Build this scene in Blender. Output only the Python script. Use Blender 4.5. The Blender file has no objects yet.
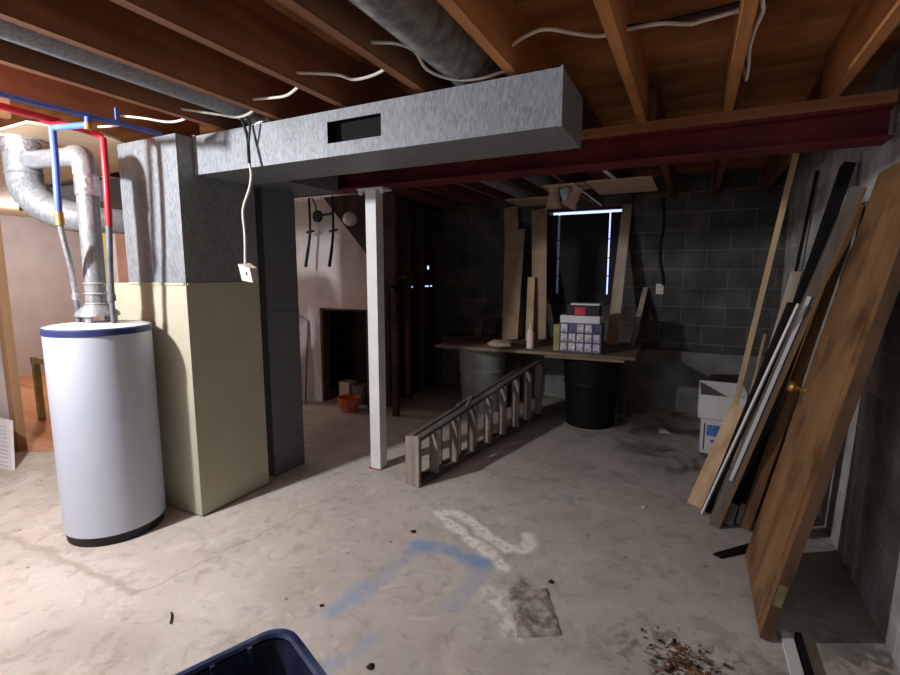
import bpy, bmesh, math, random
from mathutils import Vector, Matrix
random.seed(7)
C = bpy.context.scene.collection
V = Vector
PI = math.pi

# ------------------------------------------------------------------ materials
def srgb(r, g, b):
    def f(c):
        c /= 255.0
        return c / 12.92 if c <= 0.04045 else ((c + 0.055) / 1.055) ** 2.4
    return (f(r), f(g), f(b), 1.0)

def new_mat(name):
    m = bpy.data.materials.new(name); m.use_nodes = True
    nt = m.node_tree
    return m, nt, nt.nodes['Principled BSDF']

def noise_mat(name, c1, c2, scale=8.0, stretch=(1, 1, 1), rough=0.7, metal=0.0, detail=6.0, bump=0.0, lo=0.35, hi=0.65, spec=0.3, c3=None, s3=2.0, f3=0.5, bscale=None, coat=0.0):
    m, nt, b = new_mat(name)
    N, L = nt.nodes, nt.links
    tc = N.new('ShaderNodeTexCoord'); mp = N.new('ShaderNodeMapping')
    mp.inputs['Scale'].default_value = stretch
    L.new(tc.outputs['Object'], mp.inputs['Vector'])
    n = N.new('ShaderNodeTexNoise'); n.inputs['Scale'].default_value = scale; n.inputs['Detail'].default_value = detail
    L.new(mp.outputs[0], n.inputs['Vector'])
    r = N.new('ShaderNodeValToRGB'); r.color_ramp.elements[0].position = lo; r.color_ramp.elements[1].position = hi
    r.color_ramp.elements[0].color = c1; r.color_ramp.elements[1].color = c2
    L.new(n.outputs['Fac'], r.inputs['Fac'])
    col = r.outputs['Color']
    if c3 is not None:
        n2 = N.new('ShaderNodeTexNoise'); n2.inputs['Scale'].default_value = s3; n2.inputs['Detail'].default_value = 4
        L.new(tc.outputs['Object'], n2.inputs['Vector'])
        mr = N.new('ShaderNodeMapRange'); mr.inputs['From Min'].default_value = 0.48; mr.inputs['From Max'].default_value = 0.7
        mr.inputs['To Max'].default_value = f3
        L.new(n2.outputs['Fac'], mr.inputs['Value'])
        mx = N.new('ShaderNodeMix'); mx.data_type = 'RGBA'
        L.new(mr.outputs[0], mx.inputs['Factor']); L.new(col, mx.inputs['A']); mx.inputs['B'].default_value = c3
        col = mx.outputs['Result']
    L.new(col, b.inputs['Base Color'])
    b.inputs['Roughness'].default_value = rough; b.inputs['Metallic'].default_value = metal
    b.inputs['Specular IOR Level'].default_value = spec
    b.inputs['Coat Weight'].default_value = coat
    if bump:
        bp = N.new('ShaderNodeBump'); bp.inputs['Strength'].default_value = bump; bp.inputs['Distance'].default_value = 0.01
        L.new(n.outputs['Fac'], bp.inputs['Height']); L.new(bp.outputs[0], b.inputs['Normal'])
    return m

def wood(name, c1, c2, axis='Y', scale=14.0, rough=0.7, c3=None, **k):
    st = {'X': (0.06, 1, 1), 'Y': (1, 0.06, 1), 'Z': (1, 1, 0.06)}[axis]
    return noise_mat(name, c1, c2, scale=scale, stretch=st, rough=rough, bump=0.12, c3=c3, spec=0.2, **k)

def galv(name, base=(150, 155, 160), var=26, metal=0.25, rough=0.5):
    m, nt, b = new_mat(name); N, L = nt.nodes, nt.links
    tc = N.new('ShaderNodeTexCoord'); mp = N.new('ShaderNodeMapping'); mp.inputs['Scale'].default_value = (1, 1, 0.3)
    L.new(tc.outputs['Object'], mp.inputs['Vector'])
    v = N.new('ShaderNodeTexVoronoi'); v.inputs['Scale'].default_value = 150
    L.new(mp.outputs[0], v.inputs['Vector'])
    n = N.new('ShaderNodeTexNoise'); n.inputs['Scale'].default_value = 9; n.inputs['Detail'].default_value = 8
    L.new(mp.outputs[0], n.inputs['Vector'])
    sep = N.new('ShaderNodeSeparateColor'); L.new(v.outputs['Color'], sep.inputs[0])
    ad = N.new('ShaderNodeMath'); ad.operation = 'ADD'; L.new(sep.outputs[0], ad.inputs[0]); L.new(n.outputs['Fac'], ad.inputs[1])
    hf = N.new('ShaderNodeMath'); hf.operation = 'MULTIPLY'; hf.inputs[1].default_value = 0.5; L.new(ad.outputs[0], hf.inputs[0])
    r = N.new('ShaderNodeValToRGB'); r.color_ramp.elements[0].position = 0.2; r.color_ramp.elements[1].position = 0.8
    r.color_ramp.elements[0].color = srgb(*[c - var for c in base]); r.color_ramp.elements[1].color = srgb(*[min(255, c + var) for c in base])
    L.new(hf.outputs[0], r.inputs['Fac']); L.new(r.outputs[0], b.inputs['Base Color'])
    b.inputs['Metallic'].default_value = metal; b.inputs['Roughness'].default_value = rough
    return m

def block_mat(name, axis, c1, c2, mortar, zoff, uoff=0.0):
    m, nt, b = new_mat(name); N, L = nt.nodes, nt.links
    tc = N.new('ShaderNodeTexCoord'); sp = N.new('ShaderNodeSeparateXYZ'); cb = N.new('ShaderNodeCombineXYZ')
    L.new(tc.outputs['Object'], sp.inputs[0])
    a1 = N.new('ShaderNodeMath'); a1.operation = 'ADD'; a1.inputs[1].default_value = uoff + 8 * 0.407
    L.new(sp.outputs[axis], a1.inputs[0])
    a2 = N.new('ShaderNodeMath'); a2.operation = 'ADD'; a2.inputs[1].default_value = zoff
    L.new(sp.outputs['Z'], a2.inputs[0])
    L.new(a1.outputs[0], cb.inputs[0]); L.new(a2.outputs[0], cb.inputs[1])
    br = N.new('ShaderNodeTexBrick'); br.inputs['Scale'].default_value = 1.0
    br.inputs['Brick Width'].default_value = 0.407; br.inputs['Row Height'].default_value = 0.195
    br.inputs['Mortar Size'].default_value = 0.0055; br.inputs['Mortar Smooth'].default_value = 0.4; br.inputs['Bias'].default_value = 0.0
    br.inputs['Color1'].default_value = c1; br.inputs['Color2'].default_value = c2; br.inputs['Mortar'].default_value = mortar
    L.new(cb.outputs[0], br.inputs['Vector'])
    n = N.new('ShaderNodeTexNoise'); n.inputs['Scale'].default_value = 5; n.inputs['Detail'].default_value = 9
    L.new(tc.outputs['Object'], n.inputs['Vector'])
    mr = N.new('ShaderNodeMapRange'); mr.inputs['To Min'].default_value = 0.62; mr.inputs['To Max'].default_value = 1.32; mr.inputs['From Min'].default_value = .3; mr.inputs['From Max'].default_value = .7
    L.new(n.outputs['Fac'], mr.inputs['Value'])
    mx = N.new('ShaderNodeMix'); mx.data_type = 'RGBA'; mx.blend_type = 'MULTIPLY'; mx.inputs['Factor'].default_value = 1
    L.new(br.outputs['Color'], mx.inputs['A']); L.new(mr.outputs[0], mx.inputs['B'])
    L.new(mx.outputs['Result'], b.inputs['Base Color'])
    b.inputs['Roughness'].default_value = 0.92; b.inputs['Specular IOR Level'].default_value = 0.15
    bp = N.new('ShaderNodeBump'); bp.invert = True; bp.inputs['Strength'].default_value = 0.5; bp.inputs['Distance'].default_value = 0.008
    L.new(br.outputs['Fac'], bp.inputs['Height'])
    n3 = N.new('ShaderNodeTexNoise'); n3.inputs['Scale'].default_value = 140; L.new(tc.outputs['Object'], n3.inputs['Vector'])
    bp2 = N.new('ShaderNodeBump'); bp2.inputs['Strength'].default_value = 0.25; bp2.inputs['Distance'].default_value = 0.004
    L.new(n3.outputs['Fac'], bp2.inputs['Height']); L.new(bp.outputs[0], bp2.inputs['Normal']); L.new(bp2.outputs[0], b.inputs['Normal'])
    return m

def floor_mat():
    m, nt, b = new_mat('concrete_floor'); N, L = nt.nodes, nt.links
    tc = N.new('ShaderNodeTexCoord')
    def mth(op, a, c=None, clamp=False):
        x = N.new('ShaderNodeMath'); x.operation = op; x.use_clamp = clamp
        for i, v in enumerate((a, c)):
            if v is None: continue
            if isinstance(v, (int, float)): x.inputs[i].default_value = v
            else: L.new(v, x.inputs[i])
        return x.outputs[0]
    def vm(op, a, c=None, out=0):
        x = N.new('ShaderNodeVectorMath'); x.operation = op
        for i, v in enumerate((a, c)):
            if v is None: continue
            if isinstance(v, tuple): x.inputs[i].default_value = v
            else: L.new(v, x.inputs[i])
        return x.outputs[out]
    def noise(sc, det=6, dis=0.0, out='Fac'):
        n = N.new('ShaderNodeTexNoise'); n.inputs['Scale'].default_value = sc; n.inputs['Detail'].default_value = det
        n.inputs['Distortion'].default_value = dis
        L.new(tc.outputs['Object'], n.inputs['Vector']); return n.outputs[out]
    def mrange(v, a, c, t0=0.0, t1=1.0):
        x = N.new('ShaderNodeMapRange'); L.new(v, x.inputs['Value'])
        x.inputs['From Min'].default_value = a; x.inputs['From Max'].default_value = c
        x.inputs['To Min'].default_value = t0; x.inputs['To Max'].default_value = t1
        return x.outputs[0]
    def mix(f, a, c):
        x = N.new('ShaderNodeMix'); x.data_type = 'RGBA'
        L.new(f, x.inputs['Factor'])
        for k, v in (('A', a), ('B', c)):
            if isinstance(v, tuple): x.inputs[k].default_value = v
            else: L.new(v, x.inputs[k])
        return x.outputs['Result']
    wob = vm('SUBTRACT', noise(7, 5, out='Color'), (0.5, 0.5, 0.5))
    wobs = N.new('ShaderNodeVectorMath'); wobs.operation = 'SCALE'; L.new(wob, wobs.inputs[0]); wobs.inputs['Scale'].default_value = 0.13
    P = vm('ADD', tc.outputs['Object'], wobs.outputs[0])
    P = vm('MULTIPLY', P, (1, 1, 0))
    def seg(a, c):
        a = (a[0], a[1], 0.0); d = (c[0] - a[0], c[1] - a[1], 0.0); l2 = d[0] ** 2 + d[1] ** 2
        pa = vm('SUBTRACT', P, a); h = mth('DIVIDE', vm('DOT_PRODUCT', pa, d, 1), l2, True)
        s = N.new('ShaderNodeVectorMath'); s.operation = 'SCALE'; s.inputs[0].default_value = d; L.new(h, s.inputs['Scale'])
        return vm('LENGTH', vm('SUBTRACT', pa, s.outputs[0]), None, 1)
    def poly(pts):
        o = None
        for a, c in zip(pts, pts[1:]):
            s = seg(a, c); o = s if o is None else mth('MINIMUM', o, s)
        return o
    big = noise(1.3, 5, 0.4); mid = noise(5.5, 8, 0.6); fine = noise(70, 4); sc = noise(2.6, 9, 1.2)
    col = mix(mrange(big, .35, .65), srgb(182, 176, 168), srgb(204, 199, 192))
    col = mix(mrange(mid, .55, .75, 0, .6), col, srgb(156, 148, 138))
    col = mix(mrange(sc, .56, .7, 0, .55), col, srgb(216, 212, 206))
    col = mix(mrange(fine, .3, .5, .12, 0), col, srgb(120, 114, 108))
    col = mix(mrange(noise(13, 8, .8), .54, .7, 0, .35), col, srgb(128, 118, 106))
    col = mix(mrange(noise(9, 9, 1.5), .58, .68, 0, .25), col, srgb(226, 222, 216))
    # browner, darker tone towards the lumber side and far end, plus stain blotches
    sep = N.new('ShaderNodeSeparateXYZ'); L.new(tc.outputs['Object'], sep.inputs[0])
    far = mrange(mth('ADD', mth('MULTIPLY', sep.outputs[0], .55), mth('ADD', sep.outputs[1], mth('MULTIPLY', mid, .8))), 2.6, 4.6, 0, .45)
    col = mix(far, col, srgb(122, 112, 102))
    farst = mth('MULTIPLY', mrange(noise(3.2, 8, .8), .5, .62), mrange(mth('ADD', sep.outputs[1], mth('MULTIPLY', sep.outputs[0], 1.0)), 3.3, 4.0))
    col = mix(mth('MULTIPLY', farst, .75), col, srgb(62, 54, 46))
    # trowel / saw lines
    def line(pts, w, c, s):
        nonlocal col
        f = mth('MULTIPLY', mrange(poly(pts), w, w * .3), s); col = mix(f, col, c)
    line([(-3.4, 1.14), (-2.75, 1.16), (-2.2, 1.17)], .03, srgb(150, 140, 128), .5)
    line([(-2.2, 1.17), (-2.13, 1.50), (-2.07, 2.1), (-2.0, 2.6)], .014, srgb(150, 140, 128), .4)
    line([(0.15, 2.3), (-.05, 2.28), (-.3, 2.0), (-.5, 1.7)], .012, srgb(196, 190, 182), .35)
    # blue overspray
    for pts, wd, st in (([(-1.31, 1.50), (-1.28, 1.68)], .075, .7), ([(-1.28, 1.68), (-1.25, 1.95), (-1.22, 2.08)], .06, .4), ([(-1.24, 2.10), (-1.07, 2.13), (-.86, 2.12)], .085, .95), ([(-.86, 2.12), (-.85, 1.9), (-.86, 1.74)], .07, .55)):
        bf = mth('MULTIPLY', mrange(poly(pts), wd, wd * .2), mrange(mid, .36, .6, st * .5, st)); col = mix(bf, col, srgb(134, 164, 202))
    ht = mth('MULTIPLY', mrange(poly([(-1.15, 1.2), (-1.06, 1.42)]), .05, .01), .4); col = mix(ht, col, srgb(140, 165, 200))
    col = mix(mth('MULTIPLY', mrange(poly([(-.66, 3.02), (-.60, 2.95)]), .06, .01), .35), col, srgb(110, 150, 165))
    # white residue trails
    wt = mth('MINIMUM', poly([(-1.31, 2.45), (-1.21, 2.39), (-1.09, 2.32), (-1.01, 2.27), (-.87, 2.2), (-.76, 2.13)]), poly([(-1.31, 2.47), (-1.2, 2.52), (-1.10, 2.46), (-.95, 2.36), (-.81, 2.28)]))
    wt = mth('MINIMUM', wt, poly([(-.80, 2.30), (-.72, 2.30), (-.73, 2.47)]))
    wf = mth('MULTIPLY', mrange(wt, .05, .02), mrange(noise(30, 6), .36, .5, .3, 1)); col = mix(wf, col, srgb(244, 241, 236))
    wp = poly([(-.72, 1.90), (-.68, 1.86)]); wp2 = mth('MINIMUM', wp, poly([(-.62, 1.80), (-.58, 1.76)]))
    col = mix(mth('MULTIPLY', mrange(wp2, .11, .03), mrange(noise(22, 7), .42, .58, 0, .8)), col, srgb(242, 239, 233))
    col = mix(mth('MULTIPLY', mrange(poly([(-.655, 2.02), (-.64, 1.98)]), .10, .02), mrange(noise(18, 7), .4, .6, .1, .8)), col, srgb(78, 70, 62))
    wl = poly([(-.55, 3.0), (-.25, 2.98)]); wl = mth('MINIMUM', wl, poly([(-.44, 2.75), (-.42, 3.0)])); wl = mth('MINIMUM', wl, poly([(-.33, 3.4), (-.1, 3.36)]))
    col = mix(mth('MULTIPLY', mrange(wl, .045, .01), .5), col, srgb(205, 200, 192))
    wl2 = poly([(-.34, 1.55), (-.28, 1.45)]); col = mix(mth('MULTIPLY', mrange(wl2, .025, .01), .6), col, srgb(225, 222, 216))
    # scattered dark specks
    vo = N.new('ShaderNodeTexVoronoi'); vo.inputs['Scale'].default_value = 6; L.new(tc.outputs['Object'], vo.inputs['Vector'])
    vsep = N.new('ShaderNodeSeparateColor'); L.new(vo.outputs['Color'], vsep.inputs[0])
    sp = mth('MULTIPLY', mrange(vo.outputs['Distance'], .07, .03), mrange(vsep.outputs[0], .55, .6)); col = mix(mth('MULTIPLY', sp, .75), col, srgb(82, 74, 66))
    # rust / dirt near lower right
    dr = mth('MULTIPLY', mrange(poly([(-.02, 1.85), (.16, 1.86)]), .28, .05), mrange(noise(16, 8, 1), .48, .62, 0, .75)); col = mix(dr, col, srgb(92, 70, 52))
    dr2 = mth('MULTIPLY', mrange(poly([(.45, 1.9), (.7, 2.2)]), .25, .05), mrange(noise(12, 8, 1), .4, .6, 0, .7)); col = mix(dr2, col, srgb(92, 84, 74))
    L.new(col, b.inputs['Base Color'])
    b.inputs['Specular IOR Level'].default_value = 0.25
    L.new(mrange(mid, .3, .7, .62, .85), b.inputs['Roughness'])
    bp = N.new('ShaderNodeBump'); bp.inputs['Strength'].default_value = .25; bp.inputs['Distance'].default_value = .01
    L.new(mth('ADD', mid, mth('MULTIPLY', fine, .06)), bp.inputs['Height']); L.new(bp.outputs[0], b.inputs['Normal'])
    return m

def emit(name, col, s):
    m, nt, b = new_mat(name)
    b.inputs['Base Color'].default_value = (0, 0, 0, 1); b.inputs['Emission Color'].default_value = col; b.inputs['Emission Strength'].default_value = s
    return m

M = {}
M['floor'] = floor_mat()
M['floor_left'] = wood('orange_plank', srgb(190, 130, 92), srgb(212, 156, 116), 'X', 10, .5)
M['block'] = block_mat('grey_block', 'X', srgb(78, 77, 74), srgb(92, 90, 86), srgb(118, 116, 111), 0.06, 0.1)
M['block_r'] = block_mat('painted_block', 'Y', srgb(172, 171, 166), srgb(186, 184, 178), srgb(206, 203, 196), 0.06)
M['footing'] = noise_mat('footing_concrete', srgb(104, 104, 100), srgb(132, 131, 126), 5, rough=.9, bump=.2)
M['pinkwall'] = noise_mat('pale_plaster', srgb(190, 180, 180), srgb(202, 193, 193), 3, rough=.9)
M['dirtywall'] = noise_mat('worn_plaster', srgb(200, 190, 188), srgb(218, 210, 208), 3, rough=.9, c3=srgb(140, 132, 130), s3=3.0, f3=.5)
M['tanpanel'] = noise_mat('tan_board', srgb(206, 178, 146), srgb(220, 194, 162), 4, rough=.85)
M['drywall'] = noise_mat('grey_wall', srgb(150, 146, 142), srgb(166, 162, 158), 3, rough=.9)
M['subfloor'] = wood('old_board_subfloor', srgb(150, 96, 56), srgb(196, 138, 86), 'X', 9, .8, c3=srgb(84, 52, 34), f3=.75)
M['joist'] = wood('joist_timber', srgb(112, 74, 52), srgb(152, 106, 78), 'Y', 16, .75, c3=srgb(76, 50, 38), f3=.5)  # darkened brown, shade of the left joists is in the colour
M['joist_or'] = wood('lit_joist_timber', srgb(156, 104, 62), srgb(196, 138, 86), 'Y', 16, .75, c3=srgb(120, 74, 42), f3=.4)  # same joist wood, bounce light on the right joists painted in as orange
M['joist_dk'] = wood('dark_joist_timber', srgb(92, 60, 42), srgb(122, 82, 58), 'Y', 16, .8)  # darker brown for the joists behind the beam
M['plate'] = wood('sill_timber', srgb(132, 90, 62), srgb(164, 116, 82), 'X', 14, .8)
M['redsteel'] = noise_mat('red_oxide', srgb(88, 30, 30), srgb(112, 42, 40), 6, rough=.65, c3=srgb(58, 26, 24), f3=.7)
M['galv'] = galv('galvanised', (124, 128, 133), 17, .15, .55)
M['galv_dk'] = galv('dull_galvanised', (98, 101, 105), 9, .1, .65)
M['insul'] = noise_mat('grey_insulation', srgb(92, 92, 90), srgb(130, 129, 124), 22, rough=.95, bump=.5)
M['flue'] = galv('bright_flue', (138, 141, 145), 20, .4, .42)
M['foil'] = noise_mat('foil_tape', srgb(190, 192, 194), srgb(232, 234, 236), 60, rough=.25, metal=.85, bump=.7)
M['beige'] = noise_mat('beige_enamel', srgb(172, 170, 150), srgb(180, 178, 158), 3, rough=.5, spec=.4)
M['beige_side'] = M['beige']
M['whiteenamel'] = noise_mat('white_enamel', srgb(184, 194, 210), srgb(192, 201, 215), 2, rough=.35, spec=.5)
M['topwhite'] = noise_mat('dusty_white', srgb(198, 200, 202), srgb(216, 217, 218), 12, rough=.6)
M['navy'] = noise_mat('navy_trim', srgb(44, 52, 96), srgb(56, 64, 110), 8, rough=.4)
M['black'] = noise_mat('black_skirt', srgb(22, 22, 24), srgb(42, 40, 40), 12, rough=.6)
M['bluepipe'] = noise_mat('blue_pex', srgb(66, 92, 178), srgb(84, 110, 196), 10, rough=.4)
M['redpipe'] = noise_mat('red_pex', srgb(170, 34, 44), srgb(190, 46, 56), 10, rough=.4)
M['brass'] = noise_mat('brass', srgb(176, 140, 72), srgb(210, 176, 104), 20, rough=.35, metal=.8)
M['steel'] = noise_mat('braided_steel', srgb(150, 150, 152), srgb(196, 196, 198), 90, rough=.4, metal=.6)
M['grayiron'] = noise_mat('grey_nipple', srgb(96, 98, 102), srgb(122, 124, 128), 20, rough=.5, metal=.4)
M['whitepaint'] = noise_mat('white_gloss_paint', srgb(214, 214, 212), srgb(226, 226, 224), 4, rough=.45)
M['wire'] = noise_mat('white_cable', srgb(206, 200, 188), srgb(222, 217, 206), 10, rough=.5)
M['blackwire'] = noise_mat('black_cable', srgb(18, 18, 20), srgb(30, 30, 32), 10, rough=.5)
M['ladder'] = wood('weathered_wood', srgb(84, 78, 72), srgb(120, 113, 105), 'Y', 18, .85, c3=srgb(56, 50, 44), f3=.7)
M['ladder_step'] = wood('worn_step_wood', srgb(130, 120, 110), srgb(176, 166, 154), 'Z', 14, .85, c3=srgb(84, 76, 68), f3=.7)
M['bench'] = wood('bench_plank', srgb(106, 90, 76), srgb(142, 124, 106), 'X', 12, .85, c3=srgb(66, 56, 46), f3=.6)
M['grayplastic'] = noise_mat('grey_plastic', srgb(126, 128, 124), srgb(142, 143, 139), 5, rough=.6)
M['blackplastic'] = noise_mat('black_plastic', srgb(13, 13, 14), srgb(20, 20, 21), 20, rough=.6, spec=.15)
M['tanboard'] = wood('tan_board_wood', srgb(176, 146, 112), srgb(206, 178, 144), 'Z', 10, .8)
M['paleboard'] = wood('pale_board_wood', srgb(164, 148, 130), srgb(192, 178, 160), 'Z', 10, .8)
M['cardboard'] = noise_mat('cardboard', srgb(166, 140, 116), srgb(182, 158, 134), 6, rough=.9)
M['darkwood'] = wood('dark_board', srgb(38, 30, 26), srgb(62, 50, 42), 'Z', 10, .75)
M['blackboard'] = wood('black_board', srgb(16, 15, 16), srgb(30, 28, 28), 'Z', 10, .7)
M['graywood'] = wood('grey_plank', srgb(84, 76, 70), srgb(122, 112, 102), 'Z', 10, .8)
M['brownplank'] = wood('brown_plank', srgb(104, 76, 52), srgb(142, 106, 72), 'Z', 9, .65, c3=srgb(170, 124, 76), f3=.5)
M['redplank'] = wood('red_plank', srgb(106, 66, 50), srgb(146, 92, 66), 'Z', 10, .7)
M['doorwood'] = wood('varnished_door', srgb(112, 82, 54), srgb(146, 110, 74), 'Z', 7, .5, c3=srgb(72, 48, 32), s3=4.5, f3=.8)
M['dooredge'] = wood('door_edge_wood', srgb(80, 60, 46), srgb(108, 82, 62), 'Z', 10, .7, c3=srgb(54, 42, 34), f3=.6)
M['whitestrip'] = noise_mat('white_lacquer', srgb(212, 212, 214), srgb(228, 228, 230), 5, rough=.4)
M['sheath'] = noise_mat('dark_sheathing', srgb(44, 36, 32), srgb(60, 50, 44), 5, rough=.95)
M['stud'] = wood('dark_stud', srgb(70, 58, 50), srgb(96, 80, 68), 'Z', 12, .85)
M['orangestud'] = wood('warm_stud', srgb(120, 84, 56), srgb(150, 108, 74), 'Z', 12, .8)
M['stair'] = wood('stair_timber', srgb(58, 44, 36), srgb(80, 62, 50), 'X', 12, .8)
M['jamb'] = wood('jamb_timber', srgb(138, 106, 80), srgb(164, 130, 98), 'Z', 10, .7)
M['yellow'] = noise_mat('yellow_paint', srgb(226, 190, 84), srgb(238, 206, 104), 5, rough=.6)
M['brickpink'] = noise_mat('pinkish_brown_board', srgb(176, 128, 112), srgb(192, 144, 126), 5, rough=.9)
M['green'] = noise_mat('olive_paint', srgb(140, 136, 84), srgb(166, 160, 106), 10, rough=.7)
M['orangebucket'] = noise_mat('orange_plastic', srgb(206, 98, 62), srgb(220, 112, 74), 8, rough=.5)
M['globe'] = noise_mat('frosted_glass', srgb(206, 198, 192), srgb(218, 212, 206), 6, rough=.35)
M['porcelain'] = noise_mat('porcelain', srgb(218, 214, 206), srgb(230, 227, 220), 6, rough=.3)
M['tubblue'] = noise_mat('navy_tub_plastic', srgb(20, 26, 46), srgb(26, 34, 60), 6, rough=.4, c3=srgb(70, 78, 96), s3=5, f3=.3)
M['tubrim'] = noise_mat('blue_tub_rim', srgb(28, 38, 72), srgb(38, 52, 94), 8, rough=.4, c3=srgb(130, 138, 152), s3=7, f3=.4)
M['bluegray'] = noise_mat('blue_grey_plastic', srgb(74, 78, 112), srgb(90, 94, 130), 8, rough=.45)
M['drawer'] = noise_mat('clear_drawer', srgb(170, 164, 170), srgb(224, 216, 220), 45, rough=.3, lo=.4, hi=.6)
M['red'] = noise_mat('red_label', srgb(176, 36, 48), srgb(196, 48, 58), 10, rough=.5)
M['blueprint'] = noise_mat('blue_print', srgb(70, 106, 176), srgb(104, 140, 200), 14, rough=.7)
M['whitecard'] = noise_mat('white_card', srgb(206, 204, 206), srgb(220, 218, 220), 6, rough=.85)
M['cream'] = noise_mat('cream_plastic', srgb(226, 206, 188), srgb(236, 218, 200), 8, rough=.5)
M['tanwrap'] = noise_mat('tan_wrap', srgb(176, 152, 130), srgb(200, 178, 156), 12, rough=.9, bump=.3)
M['paleblue'] = noise_mat('pale_blue_plastic', srgb(160, 190, 206), srgb(184, 208, 222), 8, rough=.5)
M['cover'] = noise_mat('dark_cover', srgb(30, 30, 34), srgb(42, 42, 46), 6, rough=.8)
M['darkframe'] = noise_mat('dark_window_frame', srgb(24, 22, 24), srgb(36, 34, 36), 6, rough=.7)
M['void'] = noise_mat('slot_shade', srgb(14, 14, 15), srgb(22, 22, 23), 6, rough=.95)
M['patch'] = noise_mat('rough_patch', srgb(132, 123, 112), srgb(190, 183, 174), 26, rough=.95, bump=.9, c3=srgb(70, 60, 50), s3=9, f3=.7)
M['leaf'] = noise_mat('dead_leaf', srgb(84, 58, 38), srgb(142, 108, 78), 20, rough=.9)
M['hookblack'] = noise_mat('black_rubber', srgb(14, 16, 18), srgb(26, 30, 32), 20, rough=.6)
M['dirtyblock'] = M['block']

# ------------------------------------------------------------------ geometry
class MB:
    def __init__(s): s.bm = bmesh.new(); s.mats = []; s.cur = 0
    def use(s, m):
        if m not in s.mats: s.mats.append(m)
        s.cur = s.mats.index(m); return s
    def face(s, vs):
        try:
            f = s.bm.faces.new(vs); f.material_index = s.cur; return f
        except ValueError: return None
    def hexa(s, p):
        v = [s.bm.verts.new(q) for q in p]
        for i in ((0, 3, 2, 1), (4, 5, 6, 7), (0, 1, 5, 4), (1, 2, 6, 5), (2, 3, 7, 6), (3, 0, 4, 7)): s.face([v[k] for k in i])
        return s
    def box(s, x0, x1, y0, y1, z0, z1):
        return s.hexa([(x0, y0, z0), (x1, y0, z0), (x1, y1, z0), (x0, y1, z0), (x0, y0, z1), (x1, y0, z1), (x1, y1, z1), (x0, y1, z1)])
    def bar(s, p, q, w, t, wd=(0, 1, 0), w2=None):
        """oriented bar from p to q, width w along wd, thickness t"""
        p, q = V(p), V(q); a = (q - p).normalized(); wd = V(wd); wd = (wd - wd.dot(a) * a).normalized(); n = a.cross(wd)
        w2 = w if w2 is None else w2
        P = []
        for c, ww in ((p, w), (q, w2)):
            for i, j in ((-1, -1), (1, -1), (1, 1), (-1, 1)): P.append(c + wd * (ww / 2 * i) + n * (t / 2 * j))
        return s.hexa(P)
    def prism(s, pts, ext):
        ext = V(ext); a = [s.bm.verts.new(p) for p in pts]; b = [s.bm.verts.new(V(p) + ext) for p in pts]; n = len(pts)
        s.face(a[::-1]); s.face(b)
        for i in range(n): s.face([a[i], a[(i + 1) % n], b[(i + 1) % n], b[i]])
        return s
    def tube(s, pts, r, seg=10, caps=True, smooth=3):
        pts = [V(p) for p in pts]
        if smooth and len(pts) > 2: pts = catmull(pts, smooth)
        rings = []; up = None
        for i, p in enumerate(pts):
            d = (pts[min(i + 1, len(pts) - 1)] - pts[max(i - 1, 0)]).normalized()
            if up is None: up = d.orthogonal().normalized()
            up = (up - up.dot(d) * d); up = up.normalized() if up.length > 1e-6 else d.orthogonal().normalized()
            sd = d.cross(up); rr = r[i * (len(r) - 1) // max(1, len(pts) - 1)] if isinstance(r, (list, tuple)) else r
            rings.append([s.bm.verts.new(p + (up * math.cos(2 * PI * k / seg) + sd * math.sin(2 * PI * k / seg)) * rr) for k in range(seg)])
        for a, b in zip(rings, rings[1:]):
            for k in range(seg): s.face([a[k], a[(k + 1) % seg], b[(k + 1) % seg], b[k]])
        if caps: s.face(rings[0][::-1]); s.face(rings[-1])
        return s
    def lathe(s, c, prof, seg=32, axis=(0, 0, 1), closed=False):
        c = V(c); ax = V(axis).normalized(); u = ax.orthogonal().normalized(); w = ax.cross(u); rings = []
        for r, h in prof:
            if r < 1e-6: rings.append([s.bm.verts.new(c + ax * h)])
            else: rings.append([s.bm.verts.new(c + ax * h + (u * math.cos(2 * PI * k / seg) + w * math.sin(2 * PI * k / seg)) * r) for k in range(seg)])
        for a, b in zip(rings, rings[1:]):
            for k in range(seg):
                k2 = (k + 1) % seg
                if len(a) == 1 and len(b) > 1: s.face([a[0], b[k2], b[k]])
                elif len(b) == 1 and len(a) > 1: s.face([a[k], a[k2], b[0]])
                elif len(a) > 1: s.face([a[k], a[k2], b[k2], b[k]])
        return s
    def bevel(s, w, seg=2):
        es = [e for e in s.bm.edges if len(e.link_faces) == 2 and e.calc_face_angle(0) > 0.6]
        bmesh.ops.bevel(s.bm, geom=es, offset=w, segments=seg, affect='EDGES', profile=0.5); return s

def catmull(p, n):
    q = [p[0] * 2 - p[1]] + p + [p[-1] * 2 - p[-2]]; out = []
    for i in range(1, len(q) - 2):
        for k in range(n):
            t = k / n; a, b, c, d = q[i - 1], q[i], q[i + 1], q[i + 2]
            out.append(0.5 * ((2 * b) + (c - a) * t + (2 * a - 5 * b + 4 * c - d) * t * t + (3 * b - a - 3 * c + d) * t ** 3))
    out.append(p[-1]); return out

def root_loc(o):
    l = V((0, 0, 0))
    while o: l += o.location; o = o.parent
    return l

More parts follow.
